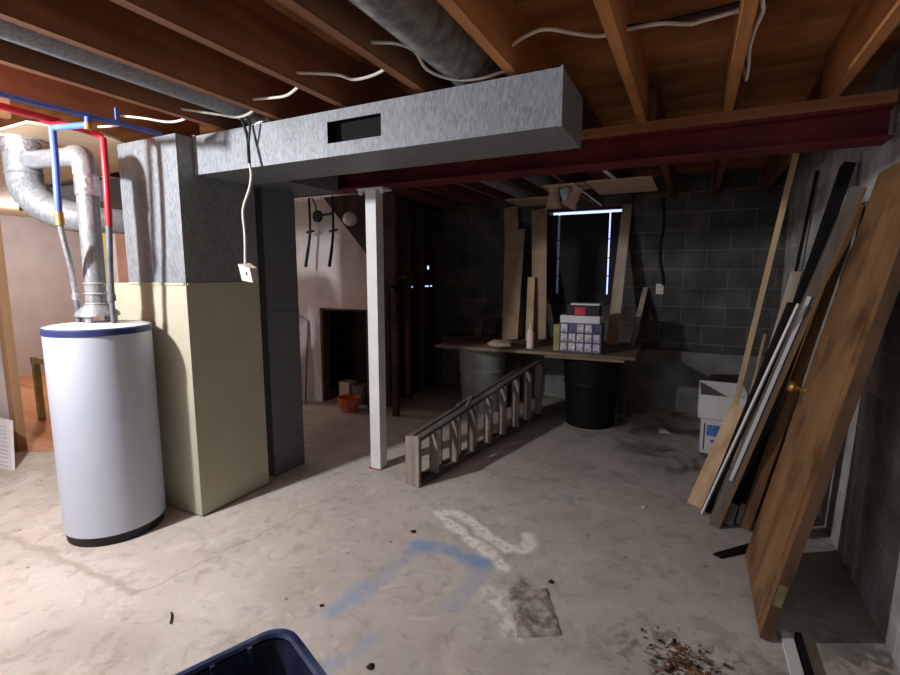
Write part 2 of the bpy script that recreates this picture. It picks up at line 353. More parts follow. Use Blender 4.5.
def obj(name, mb, m=None, parent=None, smooth=35, zero=False):
    bm = mb.bm
    bmesh.ops.recalc_face_normals(bm, faces=bm.faces[:])
    if parent: off = root_loc(parent)
    elif zero: off = V((0, 0, 0))
    else:
        xs = [v.co for v in bm.verts]
        off = V(((min(v.x for v in xs) + max(v.x for v in xs)) / 2, (min(v.y for v in xs) + max(v.y for v in xs)) / 2, min(v.z for v in xs)))
    bmesh.ops.translate(bm, verts=bm.verts[:], vec=-off)
    me = bpy.data.meshes.new(name); bm.to_mesh(me); bm.free()
    mats = mb.mats if mb.mats else [m]
    for x in mats: me.materials.append(x)
    if smooth:
        me.shade_smooth(); me.set_sharp_from_angle(angle=math.radians(smooth))
    o = bpy.data.objects.new(name, me); C.objects.link(o)
    if parent: o.parent = parent
    elif not zero: o.location = off
    return o

def tag(o, label, cat, group=None, kind=None):
    o['label'] = label; o['category'] = cat
    if group: o['group'] = group
    if kind: o['kind'] = kind
    return o
def thing(name, label, cat, loc, group=None):
    o = bpy.data.objects.new(name, None); o.empty_display_size = .1; C.objects.link(o); o.location = loc
    return tag(o, label, cat, group)
def struct(name, mb, m=None, parent=None):
    o = obj(name, mb, m, parent, zero=parent is None)
    if parent is None: o['kind'] = 'structure'
    return o
def BX(*a): return MB().box(*a)

# ------------------------------------------------------------------ setting
XR, YB, ZS, ZJ = 0.77, 5.65, 2.47, 2.235
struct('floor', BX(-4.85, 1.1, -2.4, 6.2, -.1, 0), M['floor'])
struct('floor_left', BX(-8.6, -4.85, -2.4, 4.3, -.1, 0).prism([(-4.85, 1.80, .001), (-4.50, 2.0, .001), (-4.3, 2.2, .001), (-4.3, 4.14, .001), (-4.85, 4.14, .001)], (0, 0, .003)), M['floor_left'])
struct('ceiling', BX(-8.6, 1.1, -2.4, 6.2, ZS, ZS + .05), M['subfloor'])
struct('ceiling_left', MB().prism([(-3.12, 1.35, 2.222), (-3.0, 1.64, 2.222), (-3.15, 2.0, 2.222), (-3.4, 2.28, 2.222), (-4.3, 2.28, 2.222), (-4.3, 4.1, 2.222), (-8.4, 4.1, 2.222), (-8.4, 1.35, 2.222)], (0, 0, .012)), M['tanpanel'])
struct('wall_right', BX(XR, XR + .2, -2.4, 6.0, 0, 2.5), M['block_r'])
wb = MB()
wx0, wx1, wz0, wz1 = -1.55, -.73, 1.10, 2.18
wb.box(-3.0, wx0, YB, YB + .2, 0, 2.5).box(wx1, XR, YB, YB + .2, 0, 2.5).box(wx0, wx1, YB, YB + .2, 0, wz0).box(wx0, wx1, YB, YB + .2, wz1, 2.5)
struct('wall_back', wb, M['block'])
struct('trim_1', BX(-2.95, XR, 5.53, YB, 0, .645), M['footing'])            # footing ledge below the block wall
wf = MB(); fx0, fx1, fz0, fz1 = -3.7, -2.2, 1.25, 2.1  # opening added in this unseen wall to let in fill light
wf.box(-8.6, fx0, -2.4, -2.2, 0, 2.5).box(fx1, XR, -2.4, -2.2, 0, 2.5).box(fx0, fx1, -2.4, -2.2, 0, fz0).box(fx0, fx1, -2.4, -2.2, fz1, 2.5)
struct('wall_front', wf, M['drywall'])
w2 = MB()
for x0, x1, z0, z1 in ((fx0, fx0 + .06, fz0, fz1), (fx1 - .06, fx1, fz0, fz1), (fx0, fx1, fz0, fz0 + .06), (fx0, fx1, fz1 - .06, fz1), (-2.98, -2.92, fz0, fz1)): w2.box(x0, x1, -2.34, -2.26, z0, z1)
struct('fill_window', w2, M['whitepaint'])  # made-up window frame around the unseen fill light
struct('wall_end', BX(-8.6, -8.4, -2.4, 4.3, 0, 2.5), M['pinkwall'])
# partition beside the left room with its opening (camera side of it stays open to the right)
struct('wall_left', BX(-8.4, -4.95, 1.81, 1.85, 0, 2.2), M['dirtywall'])
struct('trim_2', BX(-4.95, -4.86, 1.80, 1.86, 0, 2.2), M['jamb'])
ws = MB(); ox0, ox1, oz = -3.71, -3.06, 1.07
ws.box(-8.4, ox0, 4.15, 4.25, 0, 2.5).box(ox1, -2.98, 4.15, 4.25, 0, 2.5).box(ox0, ox1, 4.15, 4.25, oz, 2.5)
struct('wall_middle', ws, M['dirtywall'])
tr = MB(); tr.box(ox0 - .0, ox0 + .035, 4.14, 4.26, 0, oz).box(ox1 - .02, ox1, 4.14, 4.26, 0, oz).box(ox0, ox1, 4.14, 4.26, oz - .02, oz)
struct('trim_3', tr, M['stud'])
cl = MB(); cl.box(-4.0, -2.99, 4.70, 4.75, 0, 2.5).box(-4.05, -4.0, 4.25, 4.75, 0, 2.5).box(-4.0, -2.99, 4.25, 4.70, 1.15, 1.2)
struct('wall_closet', cl, M['sheath'])
# unlit stud partition: sheathing with small chinks of daylight
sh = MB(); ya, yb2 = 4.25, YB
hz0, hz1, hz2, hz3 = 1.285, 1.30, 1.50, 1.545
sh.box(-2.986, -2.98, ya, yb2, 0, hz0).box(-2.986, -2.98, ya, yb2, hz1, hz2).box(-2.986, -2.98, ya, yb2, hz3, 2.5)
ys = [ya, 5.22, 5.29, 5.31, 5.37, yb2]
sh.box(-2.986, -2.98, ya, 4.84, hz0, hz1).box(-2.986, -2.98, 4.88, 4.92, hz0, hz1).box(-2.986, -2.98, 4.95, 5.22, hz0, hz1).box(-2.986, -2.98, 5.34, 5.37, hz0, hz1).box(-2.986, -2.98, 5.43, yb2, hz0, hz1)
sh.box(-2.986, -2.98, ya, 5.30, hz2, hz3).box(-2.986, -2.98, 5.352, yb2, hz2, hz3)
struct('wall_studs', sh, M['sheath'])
# covered window
w1 = struct('window_1', MB().box(wx0, -1.437, YB - .02, YB + .1, wz0, wz1 - .06).box(-.853, wx1, YB - .02, YB + .1, wz0, wz1 - .06).box(-1.437, -.853, YB - .02, YB + .1, wz0, 1.22).box(wx0, wx1, YB + .02, YB + .1, wz1 - .02, wz1), M['darkframe'])
cv = MB().box(-1.416, -.874, YB + .0, YB + .02, 1.2205, 2.12)
struct('window_cover', cv, M['cover'], w1)
rr = MB()
for z in (1.42, 1.62, 1.83): rr.box(-1.437, -.853, YB + .02, YB + .04, z, z + .012)
struct('window_bar', rr, M['darkframe'], w1)

# ------------------------------------------------------------------ joists
jx = [-3.19, -2.78, -2.372, -1.96, -1.55, -1.12, -.708, -.307, .079, .485]
where = ['over the gap left of the water heater', 'with blue pipe running under it, above the water heater', 'just left of the thin round galvanized duct',
         'just right of the thin round galvanized duct', 'above the slot in the boxed duct', 'just left of the thick grey insulated duct',
         'just right of the thick grey insulated duct', 'beside the right end of the boxed duct, lit orange',
         'carrying a looping white cable near the right', 'nearest the right wall']
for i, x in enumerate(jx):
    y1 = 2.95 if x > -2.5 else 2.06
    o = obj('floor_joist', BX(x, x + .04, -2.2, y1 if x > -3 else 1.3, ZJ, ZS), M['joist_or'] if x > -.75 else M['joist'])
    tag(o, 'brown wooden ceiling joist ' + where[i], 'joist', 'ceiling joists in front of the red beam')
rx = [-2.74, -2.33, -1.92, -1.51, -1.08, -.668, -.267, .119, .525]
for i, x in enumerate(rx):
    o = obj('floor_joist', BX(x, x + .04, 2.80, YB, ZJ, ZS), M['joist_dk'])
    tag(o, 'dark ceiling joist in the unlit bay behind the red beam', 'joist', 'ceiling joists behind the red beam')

# ------------------------------------------------------------------ steel beam and post
bm_ = MB(); zb0, zb1 = 2.04, 2.185
x0, x1 = -6.2, .73
bm_.box(x0, x1, 2.80, 2.94, zb0, zb0 + .014).box(x0, x1, 2.80, 2.94, zb1 - .014, zb1).box(x0, x1, 2.864, 2.876, zb0 + .014, zb1 - .014)
t = thing('steel_beam', 'dark red steel I-beam across the ceiling, carried by the white post', 'beam', (-2.7, 2.87, zb0))
obj('beam_section', bm_, M['redsteel'], t)
obj('timber_plate', BX(-3.1, .73, 2.79, 2.95, zb1, ZJ), M['plate'], t)
t = thing('support_post', 'white painted square post holding up the red beam', 'post', (-2.05, 2.87, 0))
obj('shaft', MB().box(-2.083, -1.997, 2.827, 2.913, .008, 2.03).bevel(.006), M['whitepaint'], t)
pp = MB().box(-2.145, -1.93, 2.81, 2.93, 2.026, 2.04)
for dx in (-2.13, -1.95): pp.box(dx - .012, dx + .012, 2.83, 2.85, 2.0, 2.026)
obj('top_plate', pp, M['whitepaint'], t)
obj('base_plate', BX(-2.10, -2.0, 2.82, 2.92, 0, .008), noise_mat('rusty_plate', srgb(120, 60, 36), srgb(160, 90, 60), 20), t)

# ------------------------------------------------------------------ furnace, plenum, ducts
t = thing('furnace', 'tall beige furnace cabinet with galvanized plenum beside the water heater', 'furnace', (-2.94, 2.02, 0))
obj('cabinet', BX(-3.34, -2.55, 1.767, 2.28, .01, 1.395).bevel(.006), M['beige'], t)
obj('base_seam', BX(-3.33, -2.56, 1.777, 2.27, 0, .02), M['black'], t)
obj('plenum', BX(-3.085, -2.55, 1.767, 2.28, 1.395, 2.205).bevel(.004), M['galv'], t)
sm = MB()
sm.box(-2.551, -2.543, 1.775, 2.27, 1.388, 1.400).box(-3.08, -2.56, 1.760, 1.768, 1.388, 1.400)
obj('seam_flange', sm, M['beige'], t)

t = thing('supply_duct', 'long boxed galvanized duct with a dark open slot, hung under the joists', 'duct', (-1.5, 2.05, 2.0))
sd = MB(); X0, X1, Y0, Y1, Z0, Z1 = -2.548, -.478, 1.873, 2.235, 2.005, 2.213; a, b, c, d = -1.592, -1.286, 2.066, 2.163
def slant(x0, x1, y0, y1, z0, z1): return (x0, x1, y0, y1, z0, z1)
sd.box(X0, X1, Y0 + .003, Y1, Z0, Z0 + .003).box(X0, X1, Y0 + .003, Y1, Z1 - .003, Z1).box(X0, X1, Y1 - .003, Y1, Z0 + .003, Z1 - .003).box(X1 - .003, X1, Y0 + .003, Y1 - .003, Z0 + .003, Z1 - .003)
sd.box(X0, a, Y0, Y0 + .003, Z0, Z1).box(b, X1, Y0, Y0 + .003, Z0, Z1).box(a, b, Y0, Y0 + .003, Z0, c).box(a, b, Y0, Y0 + .003, d, Z1)
obj('duct_shell', sd, M['galv'], t)
ln = MB().box(X0 + .01, X1 - .01, Y0 + .05, Y0 + .055, Z0 + .01, Z1 - .01)
obj('slot_shade_sheet', ln, M['void'], t)  # near-black sheet behind the slot, stands in for the shade inside
obj('end_flange', BX(X0, X0 + .02, Y0 - .006, Y0, Z0 - .008, Z1 + .004), M['galv'], t)
obj('end_flange', BX(X1 - .006, X1 + .003, Y0 - .004, Y0, Z0 - .004, Z1 + .004), M['galv'], t)
t = thing('return_duct', 'dull grey return duct dropping to the floor behind the beige furnace', 'duct', (-2.78, 2.53, 0))
obj('drop', BX(-2.95, -2.60, 2.385, 2.68, 0, 2.02).bevel(.004), M['galv_dk'], t)
obj('trunk', BX(-5.6, -2.28, 2.29, 2.78, 2.02, 2.18).bevel(.004), M['galv_dk'], t)
obj('drive_seam', MB().box(-2.601, -2.594, 2.39, 2.675, 1.16, 1.185).box(-2.61, -2.596, 2.38, 2.388, 0.01, 2.0), M['galv_dk'], t)

# round branch ducts between the joists
t = thing('branch_duct', 'thin round galvanized duct between the joists at upper left', 'duct', (-2.15, 1.0, 2.25))
obj('pipe', MB().tube([(-2.16, -1.8, 2.335), (-2.16, 1.93, 2.335)], .082, 20), M['galv'], t)
bt = MB().tube([(-2.16, 1.90, 2.335), (-2.15, 2.0, 2.31), (-2.14, 2.03, 2.22)], .086, 20)
obj('boot', bt, M['foil'], t)
t = thing('insulated_duct', 'thick grey wrapped duct between the joists above the boxed duct', 'duct', (-.9, 1.0, 2.22))
obj('wrap', MB().tube([(-.895, -1.8, 2.345), (-.895, 1.9, 2.345), (-.89, 1.99, 2.315)], .112, 24), M['insul'], t)
obj('boot', MB().tube([(-.895, 1.95, 2.33), (-.885, 2.04, 2.29), (-.885, 2.06, 2.214)], .10, 20).box(-.99, -.78, 1.96, 2.15, 2.214, 2.226), M['foil'], t)

# ------------------------------------------------------------------ water heater
HX, HY, HR = -2.913, 1.489, .246
t = thing('water_heater', 'white cylindrical water heater with navy rim in front of the beige furnace', 'water heater', (HX, HY, 0))
obj('tank', MB().lathe((HX, HY, 0), [(HR, .055), (HR, 1.135)], 64), M['whiteenamel'], t)
obj('rim', MB().lathe((HX, HY, 0), [(HR, 1.135), (HR + .004, 1.137), (HR + .004, 1.165), (HR - .003, 1.172)], 64), M['navy'], t)
obj('top_pan', MB().lathe((HX, HY, 0), [(HR - .003, 1.172), (HR - .03, 1.178), (.1, 1.19), (0, 1.192)], 64), M['topwhite'], t)
obj('skirt', MB().lathe((HX, HY, 0), [(0, .0), (HR - .012, 0), (HR - .006, .05), (HR, .055)], 64), M['black'], t)
hd = MB()
hd.lathe((HX, HY, 0), [(.105, 1.225), (.10, 1.245), (.055, 1.285), (.047, 1.30)], 24)
for k in range(4):
    an = k * PI / 2 + .6; hd.bar((HX + .09 * math.cos(an), HY + .09 * math.sin(an), 1.185), (HX + .092 * math.cos(an), HY + .092 * math.sin(an), 1.23), .03, .004, (-math.sin(an), math.cos(an), 0))
obj('draft_hood', hd, M['flue'], t)
# rating-plate line of text kept as a faint printed mark
for (x, y) in ((-2.967, 1.42), (-2.788, 1.50)): obj('nipple', MB().tube([(x, y, 1.18), (x, y, 1.308)], .013, 12, smooth=0), M['grayiron'], t)

# flue
FY = 1.489
t = thing('flue_pipe', 'shiny galvanized vent pipe rising from the heater and elbowing left', 'vent pipe', (HX, FY, 1.29))
obj('riser', MB().tube([(HX, FY, 1.27), (HX + .005, FY, 1.42), (HX + .015, FY, 1.98)], .05, 24, smooth=0), M['flue'], t)
cl = MB()
for z in (1.29, 1.345, 1.40): cl.lathe((HX + .003, FY, z), [(.052, -.006), (.057, 0), (.052, .006)], 24)
obj('clamp_ring', cl, M['steel'], t)
eb = MB().tube([(HX + .015, FY, 1.965), (HX + .012, FY, 2.02), (HX - .02, FY, 2.065), (HX - .075, FY, 2.07)], .057, 24)
obj('elbow', eb, M['flue'], t)
obj('foil_wrap', MB().lathe((HX + .015, FY, 1.86), [(.053, 0), (.056, .01), (.055, .1), (.057, .12)], 24), M['foil'], t)
obj('cross_pipe', MB().tube([(HX - .07, FY, 2.07), (-3.5, FY, 2.10)], .05, 20, smooth=0), M['flue'], t)
tee = MB().tube([(-3.535, FY, 2.21), (-3.535, FY, 2.02), (-3.51, FY, 1.94), (-3.44, FY + .02, 1.86), (-3.35, FY + .08, 1.80), (-3.26, FY + .2, 1.775)], .088, 28)
obj('tee_and_elbow', tee, M['flue'], t)
obj('furnace_branch', MB().tube([(-3.27, FY + .19, 1.775), (-3.22, 1.86, 1.77), (-3.205, 1.98, 1.73), (-3.20, 2.0, 1.62), (-3.20, 2.0, 1.39)], .075, 20), M['flue'], t)
tb = MB().lathe((-3.535, FY, 0), [(.09, 2.14), (.093, 2.145), (.093, 2.205), (.12, 2.21), (.12, 2.221)], 28)
obj('ceiling_collar', tb, M['foil'], t)
sr = MB()
for c_, ax in (((-3.535, FY, 2.03), (0, 0, 1)), ((-3.478, FY + .01, 1.90), (.55, .1, -.8)), ((-3.40, FY + .05, 1.83), (.75, .4, -.5)), ((-3.28, FY + .17, 1.78), (.6, .8, -.15))): sr.lathe(c_, [(.089, -.008), (.095, 0), (.089, .008)], 28, ax)
obj('seam_ring', sr, M['flue'], t)

# water pipes
t = thing('blue_water_pipe', 'blue plastic cold water pipe dropping to the water heater', 'pipe', (-2.97, 1.42, 1.31))
def q(x, y, z, k=.93): return (x * k, y * k, 1.46 + (z - 1.46) * k)
obj('pex_run', MB().tube([q(-3.031, 1.42, 2.205), q(-3.035, 1.42, 2.044), q(-3.055, 1.42, 1.77)], .016, 12), M['bluepipe'], t)
obj('pex_branch', MB().tube([q(-3.031, 1.42, 2.205), q(-2.73, 1.42, 2.18), q(-2.70, 1.42, 2.178), q(-2.697, 1.42, 2.215)], .014, 12, smooth=0), M['bluepipe'], t)
obj('brass_fitting', MB().tube([q(-3.055, 1.42, 1.78), q(-3.051, 1.42, 1.71)], .02, 12, smooth=0), M['brass'], t)
obj('brass_fitting', MB().tube([q(-2.702, 1.42, 2.155), q(-2.702, 1.42, 2.187)], .015, 10, smooth=0), M['brass'], t)
obj('flexible_connector', MB().tube([q(-3.05, 1.42, 1.715), q(-3.03, 1.42, 1.63, .945), q(-2.993, 1.42, 1.50, .97), (-2.968, 1.415, 1.39), (-2.967, 1.42, 1.32)], .014, 12), M['steel'], t)
obj('coupling', MB().lathe((-2.967, 1.42, 1.31), [(.014, 0), (.02, .005), (.02, .03), (.014, .036)], 12), M['steel'], t)
t = thing('blue_pipe_run', 'blue plastic pipe running along a joist above the heater', 'pipe', (-2.51, .8, 2.15))
obj('pipe', MB().tube([(-2.53, -2.0, 2.169), (-2.53, .9, 2.169), (-2.52, 1.2, 2.169), (-2.505, 1.66, 2.169)], .012, 10), M['bluepipe'], t)
obj('pipe_hanger', MB().bar((-2.508, 1.45, 2.16), (-2.508, 1.45, 2.235), .02, .008, (0, 1, 0)), M['bluepipe'], t)
t = thing('red_water_pipe', 'red plastic hot water pipe from the joists down to the heater', 'pipe', (-2.79, 1.5, 1.31))
obj('pex_drop', MB().tube([(-2.735, 1.5, 2.14), (-2.736, 1.5, 1.956), (-2.75, 1.5, 1.70)], .017, 12), M['redpipe'], t)
obj('pex_run', MB().tube([(-2.80, -1.5, 2.2), (-2.834, 1.13, 2.2), (-2.86, 1.30, 2.19), (-2.80, 1.43, 2.175), (-2.735, 1.5, 2.145)], .017, 12), M['redpipe'], t)
obj('steel_drop', MB().tube([(-2.75, 1.5, 1.71), (-2.778, 1.5, 1.472), (-2.787, 1.5, 1.32)], .016, 12), M['grayiron'], t)
obj('coupling', MB().lathe((-2.788, 1.5, 1.305), [(.014, 0), (.021, .005), (.021, .035), (.014, .042)], 12), M['grayiron'], t)

# left room bits
g = thing('louvred_grille', 'white louvred vent grille leaning at the far left edge', 'grille', (-4.75, 1.6, 0))
lv = MB(); A = [(-5.25, 1.55), (-4.44, 1.60)]
def gp(u, v): return V((-5.15 + .71 * u - .13 * v * 1.0, 1.57 + .02 * u + .07 * v, .34 * v))
lv.prism([gp(0, 0), gp(1, 0), gp(1, 1), gp(0, 1)], (0, .02, 0))
obj('panel', lv, M['whitecard'], g)
sl = MB()
for k in range(11):
    v = .08 + k * .08
    sl.bar(gp(.05, v) + V((0, -.006, 0)), gp(.95, v) + V((0, -.006, 0)), .014, .004, (0, -1, .6))
obj('louvre_blades', sl, M['whitecard'], g)
bp = MB().bar((-4.16, 1.95, .02), (-4.19, 1.95, .84), .05, .04, (1, 0, 0))
tag(obj('timber_offcut', bp, M['jamb']), 'narrow brown timber standing behind the left side of the water heater', 'timber')
gt = thing('olive_stool', 'small olive green stool in the next room left of the heater', 'stool', (-5.52, 2.47, 0))
obj('seat', BX(-5.75, -5.3, 2.3, 2.65, .58, .64).bevel(.006), M['green'], gt)
for x in (-5.72, -5.33):
    for y in (2.33, 2.62): obj('leg', MB().bar((x, y, 0), (x, y, .58), .05, .05, (1, 0, 0)), M['green'], gt)
tag(obj('yellow_plank', MB().bar((-4.86, 2.62, 0), (-4.88, 2.62, 2.0), .10, .03, (1, 0, 0)), M['yellow']), 'bright yellow upright board seen behind the vent pipe', 'board')
tag(obj('wall_board', BX(-4.80, -4.2, 2.66, 2.69, 0, 2.0), M['brickpink']), 'pinkish brown board standing behind the furnace, right of the yellow board', 'board')

# ------------------------------------------------------------------ cables
def cable(name, pts, r, m, label):
    return tag(obj(name, MB().tube(pts, r, 8, smooth=5), m), label, 'cable', 'cables under the joists' if name == 'electric_cable' else None)
cable('electric_cable', [(-0.72, 1.87, 2.34), (-0.689, 1.864, 2.315), (-0.621, 1.827, 2.32), (-0.533, 1.821, 2.33), (-0.441, 1.891, 2.325), (-0.361, 1.94, 2.32), (-0.274, 1.934, 2.32), (-0.158, 1.93, 2.315), (-0.066, 1.991, 2.32), (-0.02, 1.984, 2.32), (0.10, 1.964, 2.32)], .007, M['wire'], 'white cable threaded through the joists right of the boxed duct')
cable('electric_cable', [(-0.29, 1.945, 2.335), (-0.192, 1.944, 2.325), (-0.113, 1.97, 2.335), (-0.02, 1.955, 2.33), (0.1, 1.95, 2.335)], .009, M['blackwire'], 'black cable beside the white one in the orange joist bay')
cable('electric_cable', [(.128, 1.78, 2.30), (0.134, 1.81, 2.255), (0.139, 1.846, 2.25), (0.13, 1.964, 2.25), (0.128, 2.123, 2.25), (0.139, 2.271, 2.25), (0.143, 2.435, 2.25), (.13, 2.5, 2.33)], .006, M['wire'], 'white cable looping down along the side of a joist at upper right')
cable('electric_cable', [(-1.085, 1.52, 2.275), (-1.0, 1.56, 2.27), (-0.962, 1.627, 2.262), (-0.978, 1.745, 2.245), (-0.928, 1.845, 2.236), (-0.831, 1.904, 2.238), (-.70, 1.93, 2.262)], .006, M['wire'], 'white cable drooping beside the grey wrapped duct')
cable('electric_cable', [(-1.515, 1.60, 2.275), (-1.35, 1.655, 2.258), (-1.297, 1.70, 2.246), (-1.20, 1.707, 2.250), (-1.115, 1.70, 2.268)], .006, M['wire'], 'white cable sagging above the slot in the boxed duct')
cable('electric_cable', [(-1.925, 1.74, 2.275), (-1.813, 1.722, 2.258), (-1.691, 1.712, 2.246), (-1.60, 1.685, 2.252), (-1.545, 1.67, 2.268)], .006, M['wire'], 'white cable sagging above the left half of the boxed duct')
cable('electric_cable', [(-2.745, 1.60, 2.275), (-2.62, 1.645, 2.258), (-2.53, 1.715, 2.246), (-2.434, 1.735, 2.250), (-2.37, 1.74, 2.268)], .006, M['wire'], 'short white cable above the top of the galvanized plenum')
cable('electric_cable', [(-2.335, 1.66, 2.268), (-2.18, 1.759, 2.246), (-2.12, 1.81, 2.240), (-2.032, 1.81, 2.246), (-1.955, 1.80, 2.268)], .006, M['wire'], 'white cable at the end of the thin round duct')
cable('electric_cable', [(-2.95, 1.60, 2.245), (-2.891, 1.615, 2.244), (-2.82, 1.627, 2.242), (-2.775, 1.62, 2.26)], .006, M['wire'], 'thin white cable left of the plenum, beside the red pipe')
t = thing('hanging_switch_box', 'small white switch box dangling on a cable in front of the furnace', 'switch', (-2.085, 1.79, 1.40))
obj('cable', MB().use(M['blackwire']).tube([(-2.11, 1.83, 2.237), (-2.087, 1.84, 2.152), (-2.072, 1.83, 2.078), (-2.06, 1.82, 2.01)], .008, 8).tube([(-2.071, 1.83, 2.24), (-2.052, 1.83, 2.199), (-2.078, 1.835, 2.106)], .006, 8).use(M['wire']).tube([(-2.06, 1.82, 2.01), (-2.05, 1.82, 1.95), (-2.072, 1.82, 1.88), (-2.124, 1.82, 1.783), (-2.119, 1.82, 1.655), (-2.105, 1.80, 1.505)], .007, 8), None, t)
bxs = MB().hexa([(-2.137, 1.80, 1.418), (-2.012, 1.76, 1.409), (-2.012, 1.80, 1.409), (-2.12, 1.85, 1.42), (-2.16, 1.80, 1.504), (-2.03, 1.76, 1.482), (-2.02, 1.80, 1.483), (-2.13, 1.85, 1.51)]).bevel(.004)
obj('box', bxs, M['wire'], t)
obj('toggle', MB().bar((-2.075, 1.776, 1.455), (-2.072, 1.762, 1.458), .012, .02, (1, 0, 0)), M['porcelain'], t)

# ------------------------------------------------------------------ stairs, hooks, globe behind the post
t = thing('staircase', 'dark wooden stair stringer slanting behind the white post', 'stairs', (-2.95, 4.06, 1.3))
obj('stringer', MB().prism([(-3.56, 4.02, 2.235), (-3.50, 4.02, 2.235), (-2.62, 4.02, 1.27), (-2.62, 4.02, 2.235)], (0, .05, 0)), M['stair'], t)
for k in range(5):
    x = -3.36 + k * .17; z = 2.12 - k * .187
    obj('tread', BX(x - .02, x + .15, 4.07, 4.14, z + .03, z + .06), M['stair'], t)
obj('newel_post', BX(-2.68, -2.62, 4.02, 4.07, 0, 1.34), M['stair'], t)
t = thing('globe_light', 'unlit white globe lamp on the dark stair side behind the post', 'lamp', (-3.10, 3.99, 1.98))
obj('globe', MB().lathe((-3.06, 3.90, 1.985), [(0, -.07)] + [(.07 * math.sin(PI * k / 12), -.07 * math.cos(PI * k / 12)) for k in range(1, 12)] + [(0, .07)], 24), M['globe'], t)
obj('holder', MB().lathe((-3.125, 3.935, 1.985), [(.05, 0), (.055, .02), (.03, .05)], 20, (.8, -.35, 0)), M['porcelain'], t)
t = thing('hanging_hooks', 'black hanger with two long hooks in front of the pale stair wall', 'hook', (-3.5, 3.98, 1.5))
for x, xb, zt in ((-3.655, -3.68, 2.235), (-3.345, -3.36, 2.235)):
    hk = MB().tube([(x, 3.98, zt), (x, 3.98, 1.90), (xb, 3.96, 1.68), (xb - .01, 3.93, 1.52)], [.012, .012, .014, .016, .016, .018], 10)
    hk.bar((x - .05, 3.98, 1.88), (x + .05, 3.98, 1.895), .02, .02, (0, 1, 0))
    obj('hook', hk, M['hookblack'], t)
obj('pulley', MB().lathe((-3.565, 4.0, 2.045), [(0, -.02), (.05, -.02), (.062, -.01), (.062, .01), (.05, .02), (0, .02)], 24, (0, 1, 0)).bar((-3.565, 3.98, 2.045), (-3.345, 3.98, 2.06), .022, .022, (0, 1, 0)).tube([(-3.565, 3.98, 2.09), (-3.57, 3.98, 2.16), (-3.62, 3.98, 2.235)], .008, 8), M['hookblack'], t)
# panels leaning on the pale wall
tag(obj('leaning_panel', MB().prism([(-4.02, 3.95, 0.0), (-3.80, 3.95, 0.0), (-3.86, 4.10, .92), (-4.0, 4.10, .98)], (0, .03, 0)), noise_mat('grey_panel', srgb(150, 142, 140), srgb(166, 158, 156), 4)), 'grey tapered panel leaning on the pale wall left of the dark opening', 'panel')
tag(obj('leaning_panel', MB().prism([(-4.26, 3.78, 0.0), (-4.0, 3.80, 0.0), (-4.10, 4.02, 1.0), (-4.18, 4.02, 1.02)], (0, .02, 0)), M['pinkwall']), 'pale narrow panel leaning beside the grey one, partly behind the return duct', 'panel')
# bucket and cans
t = thing('bucket', 'orange plastic bucket in front of the dark wall opening', 'bucket', (-3.20, 3.98, 0))
obj('pail', MB().lathe((-3.20, 3.98, 0), [(0, 0), (.09, 0), (.115, .13), (.122, .13), (.122, .15), (.112, .15), (.088, .012), (0, .012)], 28), M['orangebucket'], t)
obj('handle', MB().tube([(-3.322, 3.98, .14), (-3.29, 3.90, .07), (-3.20, 3.87, .04), (-3.11, 3.90, .07), (-3.078, 3.98, .14)], .004, 6), M['steel'], t)
cn = obj('paint_can', MB().lathe((-3.30, 4.30, 0), [(0, 0), (.085, 0), (.085, .2), (.08, .205), (.07, .2), (0, .2)], 24), M['grayplastic'])
tag(cn, 'grey paint can inside the dark opening, right of the carton', 'can')
tag(obj('carton', BX(-3.58, -3.44, 4.28, 4.42, 0, .215).bevel(.004), M['cream']), 'small pale carton standing inside the dark wall opening', 'box')

# studs of the unlit partition
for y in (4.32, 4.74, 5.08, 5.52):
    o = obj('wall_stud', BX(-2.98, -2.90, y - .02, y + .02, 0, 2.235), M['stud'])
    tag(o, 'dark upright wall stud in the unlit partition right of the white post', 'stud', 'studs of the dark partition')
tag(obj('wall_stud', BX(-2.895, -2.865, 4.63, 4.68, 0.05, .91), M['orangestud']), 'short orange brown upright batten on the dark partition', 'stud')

# ------------------------------------------------------------------ step ladder lying on its side
A = V((-1.59, 2.72, 0)); D = V((.142, .99, 0)).normalized(); S = V((-D.y, D.x, 0)); UP = V((0, 0, 1))
LL = 2.0
def W(u): return .345 + (.60 - .345) * u / LL
def lp(u, s, w): return A + D * u + S * s + UP * w
t = thing('step_ladder', 'weathered wooden step ladder lying on its side, stretching under the bench', 'ladder', A)
obj('top_cap', MB().prism([lp(-.022, -.0, 0), lp(-.022, .115, 0), lp(-.022, .115, .345), lp(-.022, -.0, .365)], D * .022).bevel(.003), M['ladder_step'], t)
for lo in (True, False):
    r = MB(); a = lp(0, .0275, .012 if lo else W(0) - .012); b_ = lp(LL, .0275, .012 if lo else W(LL) - .012)
    r.bar(a, b_, .055, .024, S); obj('rail', r, M['ladder'], t)
    r = MB(); a = lp(0, .102, .014 if lo else W(0) - .014); b_ = lp(LL - .1, .102, .014 if lo else W(LL) - .03)
    r.bar(a, b_, .034, .02, S); obj('rear_leg', r, M['ladder'], t)
nst = 8
for k in range(nst):
    u = .2 + k * .255
    st = MB().prism([lp(u, .004, .024), lp(u, .078, .024), lp(u, .078, W(u) - .026), lp(u, .05, W(u) - .026), lp(u, .004, W(u) - .075)], D * .02)
    obj('step', st, M['ladder_step'], t)
for k in range(8):
    u = .11 + k * .255
    obj('rear_slat', MB().bar(lp(u, .102, .024), lp(u, .102, W(u) - .035), .012, .04, D), M['ladder'], t)
obj('spreader', MB().bar(lp(.62, .03, W(.62) + .004), lp(.80, .10, W(.80) + .004), .02, .006, S), M['steel'], t)
